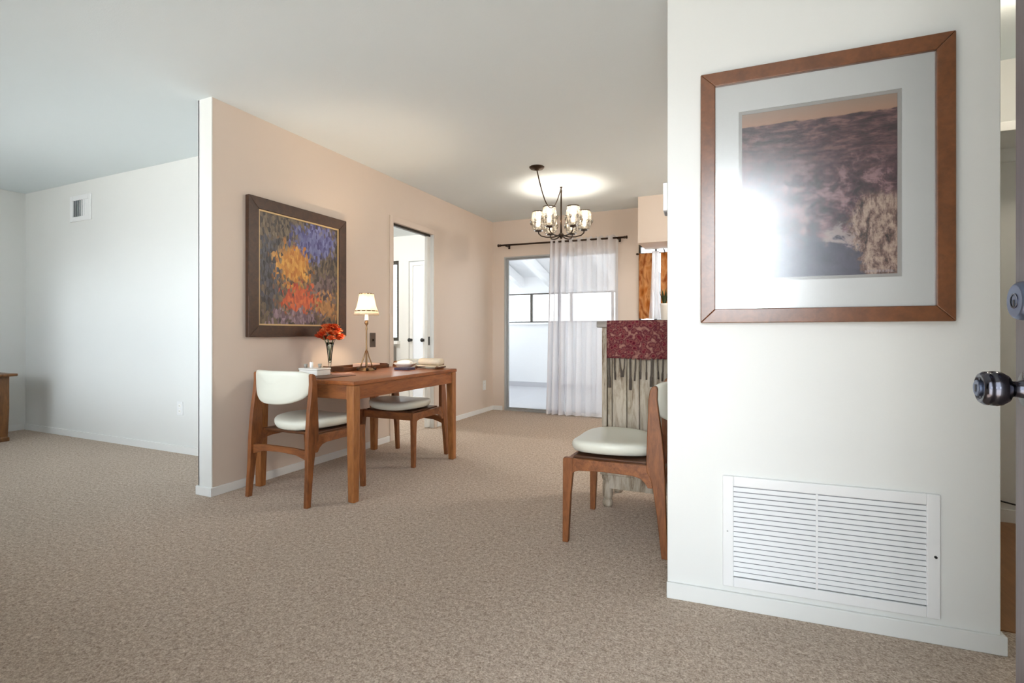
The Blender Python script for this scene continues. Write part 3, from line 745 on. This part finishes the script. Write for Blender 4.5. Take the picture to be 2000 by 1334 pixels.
for sx in (-1, 1):
    MB().tube([(sx*.092, -.072, .014), (sx*.092, .062, .014)], .0075, 10).build('runner', M['dark_wood'], rl)
    MB().lathe([(0, -.013), (.009, -.009), (.0125, 0), (.009, .009), (0, .013)], 14, (sx*.092, -.074, .0135), (0, 1, 0)).build('finial', M['dark_wood'], rl, smooth=True)
MB().rings([[(x, .052*math.cos(a)*k_, .055+.028*math.sin(a)*k_) for a in [2*PI*i/20 for i in range(20)]] for x, k_ in ((-.098, .5), (-.092, .9), (-.075, 1), (0, 1.04), (.075, 1), (.092, .9), (.098, .5))]).build('cloth_bundle', M['linen'], rl, smooth=True)

# ------------------------------------------------------------------ chandelier
CX, CY = -1.61, 4.745
cl = thing('chandelier', 'bronze chandelier with six crystal shades hanging in the dining area', 'chandelier', (CX, CY, H))
MB().lathe([(0, -.028), (.018, -.028), (.022, -.02), (.055, -.016), (.064, -.008), (.066, -.0004), (0, -.0004)], 32, (0, -.655, 0)).build('canopy', M['bronze'], cl, smooth=True)
cord = []
for i in range(25):
    t_ = i/24
    cord.append((.0, -.655+.645*t_, -.02-(.15*4*t_*(1-t_))*(1.35 if True else 1)-.08*t_*0))
cord = [(0, y, z-.055*math.sin(PI*((y+.655)/.645))) for _, y, z in cord]
MB().tube(cord, .0055, 8).build('cord', M['bronze'], cl, smooth=True)
MB().lathe([(0, -.03), (.006, -.03), (.008, -.012), (.014, -.006), (.014, -.0004), (0, -.0004)], 14).build('ceiling_hook', M['bronze'], cl, smooth=True)
MB().lathe([(0, -.46), (.010, -.455), (.009, -.36), (.011, -.33), (.008, -.30), (.0075, -.06), (.010, -.05), (.010, -.03), (0, -.028)], 16).build('stem', M['bronze'], cl, smooth=True)
MB().lathe([(0, -.515), (.008, -.512), (.014, -.50), (.027, -.49), (.030, -.478), (.024, -.465), (.012, -.455), (0, -.452)], 20).build('hub', M['bronze'], cl, smooth=True)
va = math.atan2(CY, CX)
lights = []
for k in range(6):
    a = va+PI/6+k*PI/3; ca, sa = math.cos(a), math.sin(a); R = .225
    P = lambda r, z: (r*ca, r*sa, z)
    MB().tube([P(.02, -.482), P(.08, -.495), P(.14, -.495), P(.195, -.482), P(.221, -.458), P(R, -.435)], [.007, .0065, .006, .006, .0065, .007], 10).build('arm', M['bronze'], cl, smooth=True)
    shd = MB().lathe([(.018, -.432), (.045, -.428), (.062, -.405), (.069, -.36), (.070, -.32), (.064, -.27), (.058, -.245), (.056, -.245), (.061, -.27), (.067, -.32), (.066, -.36), (.059, -.403), (.043, -.424), (.018, -.428)], 32,
               (R*ca, R*sa, 0), fn=lambda an, h: 1+.05*math.cos(8*an)).build('shade', M['crystal'], cl)
    MB().lathe([(.0545, -.249), (.0605, -.249), (.0605, -.240), (.0545, -.240), (.0545, -.249)], 28, (R*ca, R*sa, 0)).build('rim', M['bronze'], shd)
    MB().lathe([(0, -.440), (.03, -.438), (.034, -.430), (.014, -.424), (.012, -.395), (0, -.395)], 20, (R*ca, R*sa, 0)).build('socket_cup', M['bronze'], shd, smooth=True)
    MB().lathe([(0, -.397), (.011, -.394), (.019, -.365), (.016, -.345), (.006, -.322), (0, -.315)], 16, (R*ca, R*sa, 0)).build('bulb', M['bulb'], shd, smooth=True)
    for q in range(8):                                  # crystal drops around each shade
        b_ = q*PI/4
        MB().lathe([(0, -.372), (.010, -.355), (.012, -.345), (.006, -.33), (0, -.327)], 6, (R*ca+.079*math.cos(b_), R*sa+.079*math.sin(b_), 0)).build('crystal_drop', M['crystal'], shd)
    lights.append((CX+R*ca, CY+R*sa, H-.29))

# ------------------------------------------------------------------ curtain and rod at the sliding door
rd = thing('curtain_rod', 'long bronze curtain rod above the sliding door', 'curtain rod', (-2.0, 5.8, 2.105))
MB().tube([(-.78, 0, .005), (.79, 0, -.012)], .011, 12).build('rod', M['bronze'], rd, smooth=True)
for x, z, s in ((-.78, .005, -1), (.79, -.012, 1)):
    MB().lathe([(0, -.004), (.015, -.004), (.015, .010), (.011, .014), (.018, .022), (.018, .036), (0, .04)], 16, (x, 0, z), (s, 0, 0)).build('finial', M['bronze'], rd, smooth=True)
for x, z in ((-.70, .004), (-.09, -.002), (.72, -.011)):
    MB().box((x-.006, .0, z-.018), (x+.006, .088, z-.008)).box((x-.012, .088, z-.035), (x+.012, .0996, z+.02)).tube([(x, 0, z-.016), (x, 0, z-.011)], .012, 10).build('bracket', M['bronze'], rd)
cu = thing('sheer_curtain', 'white sheer curtain gathered over the right half of the sliding door', 'curtain', (-1.70, 5.8, 0))
def cur(u, v):
    # u across, v from bottom to top; gathered folds at the left, loose waves to the right
    dens = 9*2*PI
    uu = u**1.35
    x = -.415+.83*uu
    x += (1-v)*(-.05*(1-u))
    ph = dens*(u-.07*u*u)
    amp = .034*(.85+.3*math.sin(7*u)) * (1.0+.25*(1-v)*math.sin(3*u+1))
    y = amp*math.sin(ph+.35*math.sin(5*v+3*u)*(1-v)) - .010*(1-v)
    x += .012*math.cos(2*ph)*.5
    z = .018+(2.125-.018)*v + (1-v)*.008*math.sin(4*u*PI) + (.010*math.cos(2*ph) - .03*u*0)*v
    return (x, y, z)
MB().grid(cur, 216, 26).build('fabric', M['sheer'], cu, smooth=True)
gr = MB()
MB().grid(lambda u, v: (cur(u, 0)[0], cur(u, 0)[1], .014+.035*v), 216, 1).build('hem', M['sheer_dense'], cu, smooth=True)

# ------------------------------------------------------------------ kitchen window: café curtains and potted plant
kr = thing('cafe_rod', 'short dark café rod across the kitchen window', 'curtain rod', (-.66, 5.893, 1.905))
MB().tube([(-.415, 0, 0), (.40, 0, 0)], .006, 10).build('rod', M['bronze'], kr, smooth=True)
MB().lathe([(0, -.012), (.010, -.006), (.013, .006), (.008, .016), (0, .02)], 12, (-.415, 0, 0), (-1, 0, 0)).build('finial', M['bronze'], kr, smooth=True)
for x in (-.39, .39): MB().box((x-.005, 0, -.01), (x+.005, .0066, .012)).build('bracket', M['bronze'], kr)
for x0, x1, lb in ((-1.055, -.905, 'orange patterned café curtain left of the white panel'), (-.815, -.52, 'orange patterned café curtain behind the potted plant')):
    c = thing('cafe_curtain', lb, 'curtain', ((x0+x1)/2, 5.875, 1.16), group='orange café curtains')
    hw = (x1-x0)/2
    MB().grid(lambda u, v, hw=hw: (-hw+2*hw*u, .010*math.sin(u*hw*2*70)-.001, .0+.745*v+.004*math.cos(u*hw*140)), 60, 8).build('fabric', M['kitchen_cloth'], c, smooth=True)
c = thing('white_curtain', 'narrow white curtain panel flaring between the orange café curtains', 'curtain', (-.868, 5.845, 1.155))
MB().grid(lambda u, v: ((u-.5)*(.075+.05*(1-v)**2)-.012*(1-v), .008*math.sin(u*24)-.002, .0+.755*v), 30, 10).build('fabric', M['sheer_dense'], c, smooth=True)
MB().tube([(-.04, .0, .757), (0, .012, .762), (.04, .0, .757)], .006, 8).build('heading', M['sheer_dense'], c, smooth=True)
pt = thing('potted_plant', 'dark leafy plant in a white pot on the kitchen window sill', 'plant', (-.765, 5.80, 1.13))
MB().lathe([(0, 0), (.036, 0), (.046, .17), (.049, .175), (.049, .195), (.043, .195), (.042, .17), (0, .165)], 28).build('pot', M['ceramic'], pt, smooth=True)
MB().lathe([(0, .166), (.042, .166), (.02, .174), (0, .176)], 20).build('soil', plain('potting soil', sr(52, 40, 30), .95), pt)
rnd = random.Random(11)
for k in range(22):
    a = rnd.uniform(0, 2*PI); L = rnd.uniform(.12, .24); tilt = rnd.uniform(.05, .3)
    def lf(u, v, a=a, L=L, tilt=tilt):
        r = .012+L*tilt*v**1.4; z = .17+L*v*(1-.12*v); w_ = .010*math.sin(PI*min(1, .15+.85*v))*(u-.5)*2
        return (math.cos(a)*r-math.sin(a)*w_, math.sin(a)*r+math.cos(a)*w_, z)
    MB().grid(lf, 2, 6).build('leaf', M['leaf'], pt, smooth=True, solid=.001)

# ------------------------------------------------------------------ rustic cabinet with runner
cbx, cby = -.735, 2.855
cb = thing('rustic_cabinet', 'whitewashed plank cabinet on turned feet behind the right chair', 'cabinet', (cbx, cby, 0))
CW, CD = .84, .36
MB().box((-.016, -.015, 1.030), (CW+.016, CD, 1.066)).build('cabinet_top', wood('weathered cabinet top', sr(120, 112, 106), sr(160, 152, 144), (2, 14, 14), .7), cb, bevel=.004)
MB().box((.028, .035, .19), (CW-.02, CD-.01, 1.030)).build('carcass', M['whitewash'], cb)
edges = [.040, .068, .152, .222, .30, .38, .46, .54, .62, .70, .765, CW-.04]
for a_, b_ in zip(edges, edges[1:]):
    MB().box((a_+.0025, .014, .19), (b_-.0025, .034, 1.029)).build('plank', M['whitewash'], cb, bevel=.003)
for x0 in (.010, CW-.044):
    MB().box((x0, .006, .19), (x0+.028, CD-.004, 1.0295)).build('corner_post', M['whitewash'], cb, bevel=.003)
MB().box((.05, .012, .108), (CW-.05, .032, .188)).build('bottom_rail', M['whitewash'], cb, bevel=.003)
MB().box((.0, .0, .186), (CW, .036, .204)).build('base_moulding', M['whitewash'], cb, bevel=.004)
foot = [(0, 0), (.022, 0), (.028, .012), (.030, .028), (.026, .04), (.021, .044), (.026, .050), (.030, .065), (.030, .13), (.026, .15), (.032, .158), (.034, .172), (.030, .186), (0, .186)]
for x in (.037, CW-.037):
    for y in (.036, CD-.04):
        MB().lathe(foot, 24, (x, y, 0)).build('foot', M['whitewash'], cb, smooth=True)
rn = thing('table_runner', 'red woven runner with dark tassels draped over the rustic cabinet', 'runner', (cbx, cby, 0))
RX0, RX1 = .045, .78
def run(u, v):
    x = RX0+(RX1-RX0)*u
    s = v*(.36+.222)                                     # from the back edge over the front
    if s < .34: return (x, .345-s*1.0625, 1.0685)
    t_ = (s-.34)/(.582-.34)
    return (x, -.0175-.004*math.sin(9*x*PI)*t_-.002, 1.0685-.214*t_+.003*math.sin(x*20)*t_)
MB().grid(run, 40, 36).build('woven_cloth', M['runner'], rn, smooth=True, solid=.003)
rnd = random.Random(5); nT = 25
for i in range(nT):
    x = RX0+.014+(RX1-RX0-.028)*i/(nT-1); big = i % 4 == 0
    L = (.165 if big else .115)+rnd.uniform(-.012, .012); dx = rnd.uniform(-.006, .006)
    if i in (2, 3): L = .105; dx = .012 if i == 2 else -.010
    r = .0062 if big else .0040
    MB().tube([(x, -.0215, .858), (x+dx*.4, -.0225, .858-L*.55), (x+dx*.7, -.0235, .858-L*.62), (x+dx*.8, -.0235, .858-L*.68), (x+dx, -.0235, .858-L)],
              [r*.9, r*.95, r*1.0, r*1.35, r*1.25], 8).build('tassel', M['tassel'], rn, smooth=True)

# ------------------------------------------------------------------ side table at the left edge
sx0, sx1, sy0, sy1 = -6.70, -6.075, 1.72, 2.375
st = thing('side_table', 'brown wooden side table in the corner at the left edge', 'table', ((sx0+sx1)/2, (sy0+sy1)/2, 0))
ax, ay = (sx1-sx0)/2, (sy1-sy0)/2
MB().prism([(-ax+.01, .600), (ax-.01, .600), (ax, .606), (ax, .618), (ax-.004, .624), (-ax+.004, .624), (-ax, .618), (-ax, .606)], 'y', -ay, ay).build('table_top', M['side_wood'], st, bevel=.003)
for s in (-1, 1):
    for q in (-1, 1):
        lx, ly = s*(ax-.115), q*(ay-.065)
        def sq(z, w_, lx=lx, ly=ly): return [(lx-w_, ly-w_, z), (lx+w_, ly-w_, z), (lx+w_, ly+w_, z), (lx-w_, ly+w_, z)]
        MB().rings([sq(0, .037), sq(.035, .037), sq(.04, .028), (sq(.12, .031)), sq(.3, .036), sq(.5, .036), sq(.5995, .036)]).build('leg', M['side_wood'], st, bevel=.005)
for q in (-1, 1):
    y = q*(ay-.065)
    MB().box((-ax+.15, y-.012, .51), (ax-.15, y+.012, .5995)).build('apron', M['side_wood'], st)
    x = q*(ax-.115)
    MB().box((x-.012, -ay+.10, .51), (x+.012, ay-.10, .5995)).build('apron', M['side_wood'], st)

# ------------------------------------------------------------------ lights, world, camera
def point(name, loc, energy, col, r=.03):
    l = bpy.data.lights.new(name, 'POINT'); l.energy = energy; l.color = col; l.shadow_soft_size = r
    o = bpy.data.objects.new(name, l); COL.objects.link(o); o.location = loc; return o
for p in lights: point('chandelier_light', p, 3.6, (1, .87, .72), .02)
point('table_lamp_light', (LX, LY, TZ+.505), 17, (1, .76, .50), .02)
point('closet_light', (1.1, 2.7, 2.36), 9, (1, .86, .68), .06)
point('bedroom_fill', (-4.6, 4.4, 2.3), 75, (1, .97, .92), .1)  # added fill without a fixture, brightens the room beyond the narrow doorway
point('kitchen_fill', (1.0, 4.6, 2.34), 75, (1, .92, .83), .1)  # added unseen fill, lifts the partition and dining area from the right

sun = bpy.data.lights.new('sun', 'SUN'); sun.energy = 21; sun.angle = .02; sun.color = (1, .97, .92)
so = bpy.data.objects.new('sun', sun); COL.objects.link(so)
so.rotation_euler = (math.radians(24), math.radians(20), 0)

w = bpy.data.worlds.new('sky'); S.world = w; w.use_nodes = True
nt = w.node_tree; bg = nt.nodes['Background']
# bright overcast sky with an added bright patch for glare in the picture glass
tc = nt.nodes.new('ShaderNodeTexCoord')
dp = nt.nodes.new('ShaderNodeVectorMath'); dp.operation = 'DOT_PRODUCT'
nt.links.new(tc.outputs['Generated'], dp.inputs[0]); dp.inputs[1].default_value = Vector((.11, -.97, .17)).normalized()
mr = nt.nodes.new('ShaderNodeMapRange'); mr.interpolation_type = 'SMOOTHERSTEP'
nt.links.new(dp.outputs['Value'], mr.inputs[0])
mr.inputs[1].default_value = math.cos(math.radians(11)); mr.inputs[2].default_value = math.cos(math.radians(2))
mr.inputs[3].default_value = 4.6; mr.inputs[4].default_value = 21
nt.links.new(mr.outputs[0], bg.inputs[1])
bg.inputs[0].default_value = (.86, .94, 1.0, 1)

cam = bpy.data.cameras.new('camera'); cam.sensor_width = 36; cam.sensor_fit = 'HORIZONTAL'
cam.lens = 987/2000*36; cam.shift_y = -17/2000; cam.clip_start = .02
co = bpy.data.objects.new('camera', cam); COL.objects.link(co)
co.location = (0, 0, 1.0); co.rotation_euler = (PI/2, 0, math.radians(24.3))
S.camera = co
S.view_settings.view_transform = 'Standard'; S.view_settings.look = 'None'
S.view_settings.gamma = 1; S.view_settings.use_curve_mapping = False
S.view_settings.exposure = 0.06
S.cycles.max_bounces = 14; S.cycles.diffuse_bounces = 8; S.cycles.transparent_max_bounces = 24
S.cycles.sample_clamp_indirect = 12; S.cycles.caustics_reflective = False; S.cycles.caustics_refractive = False
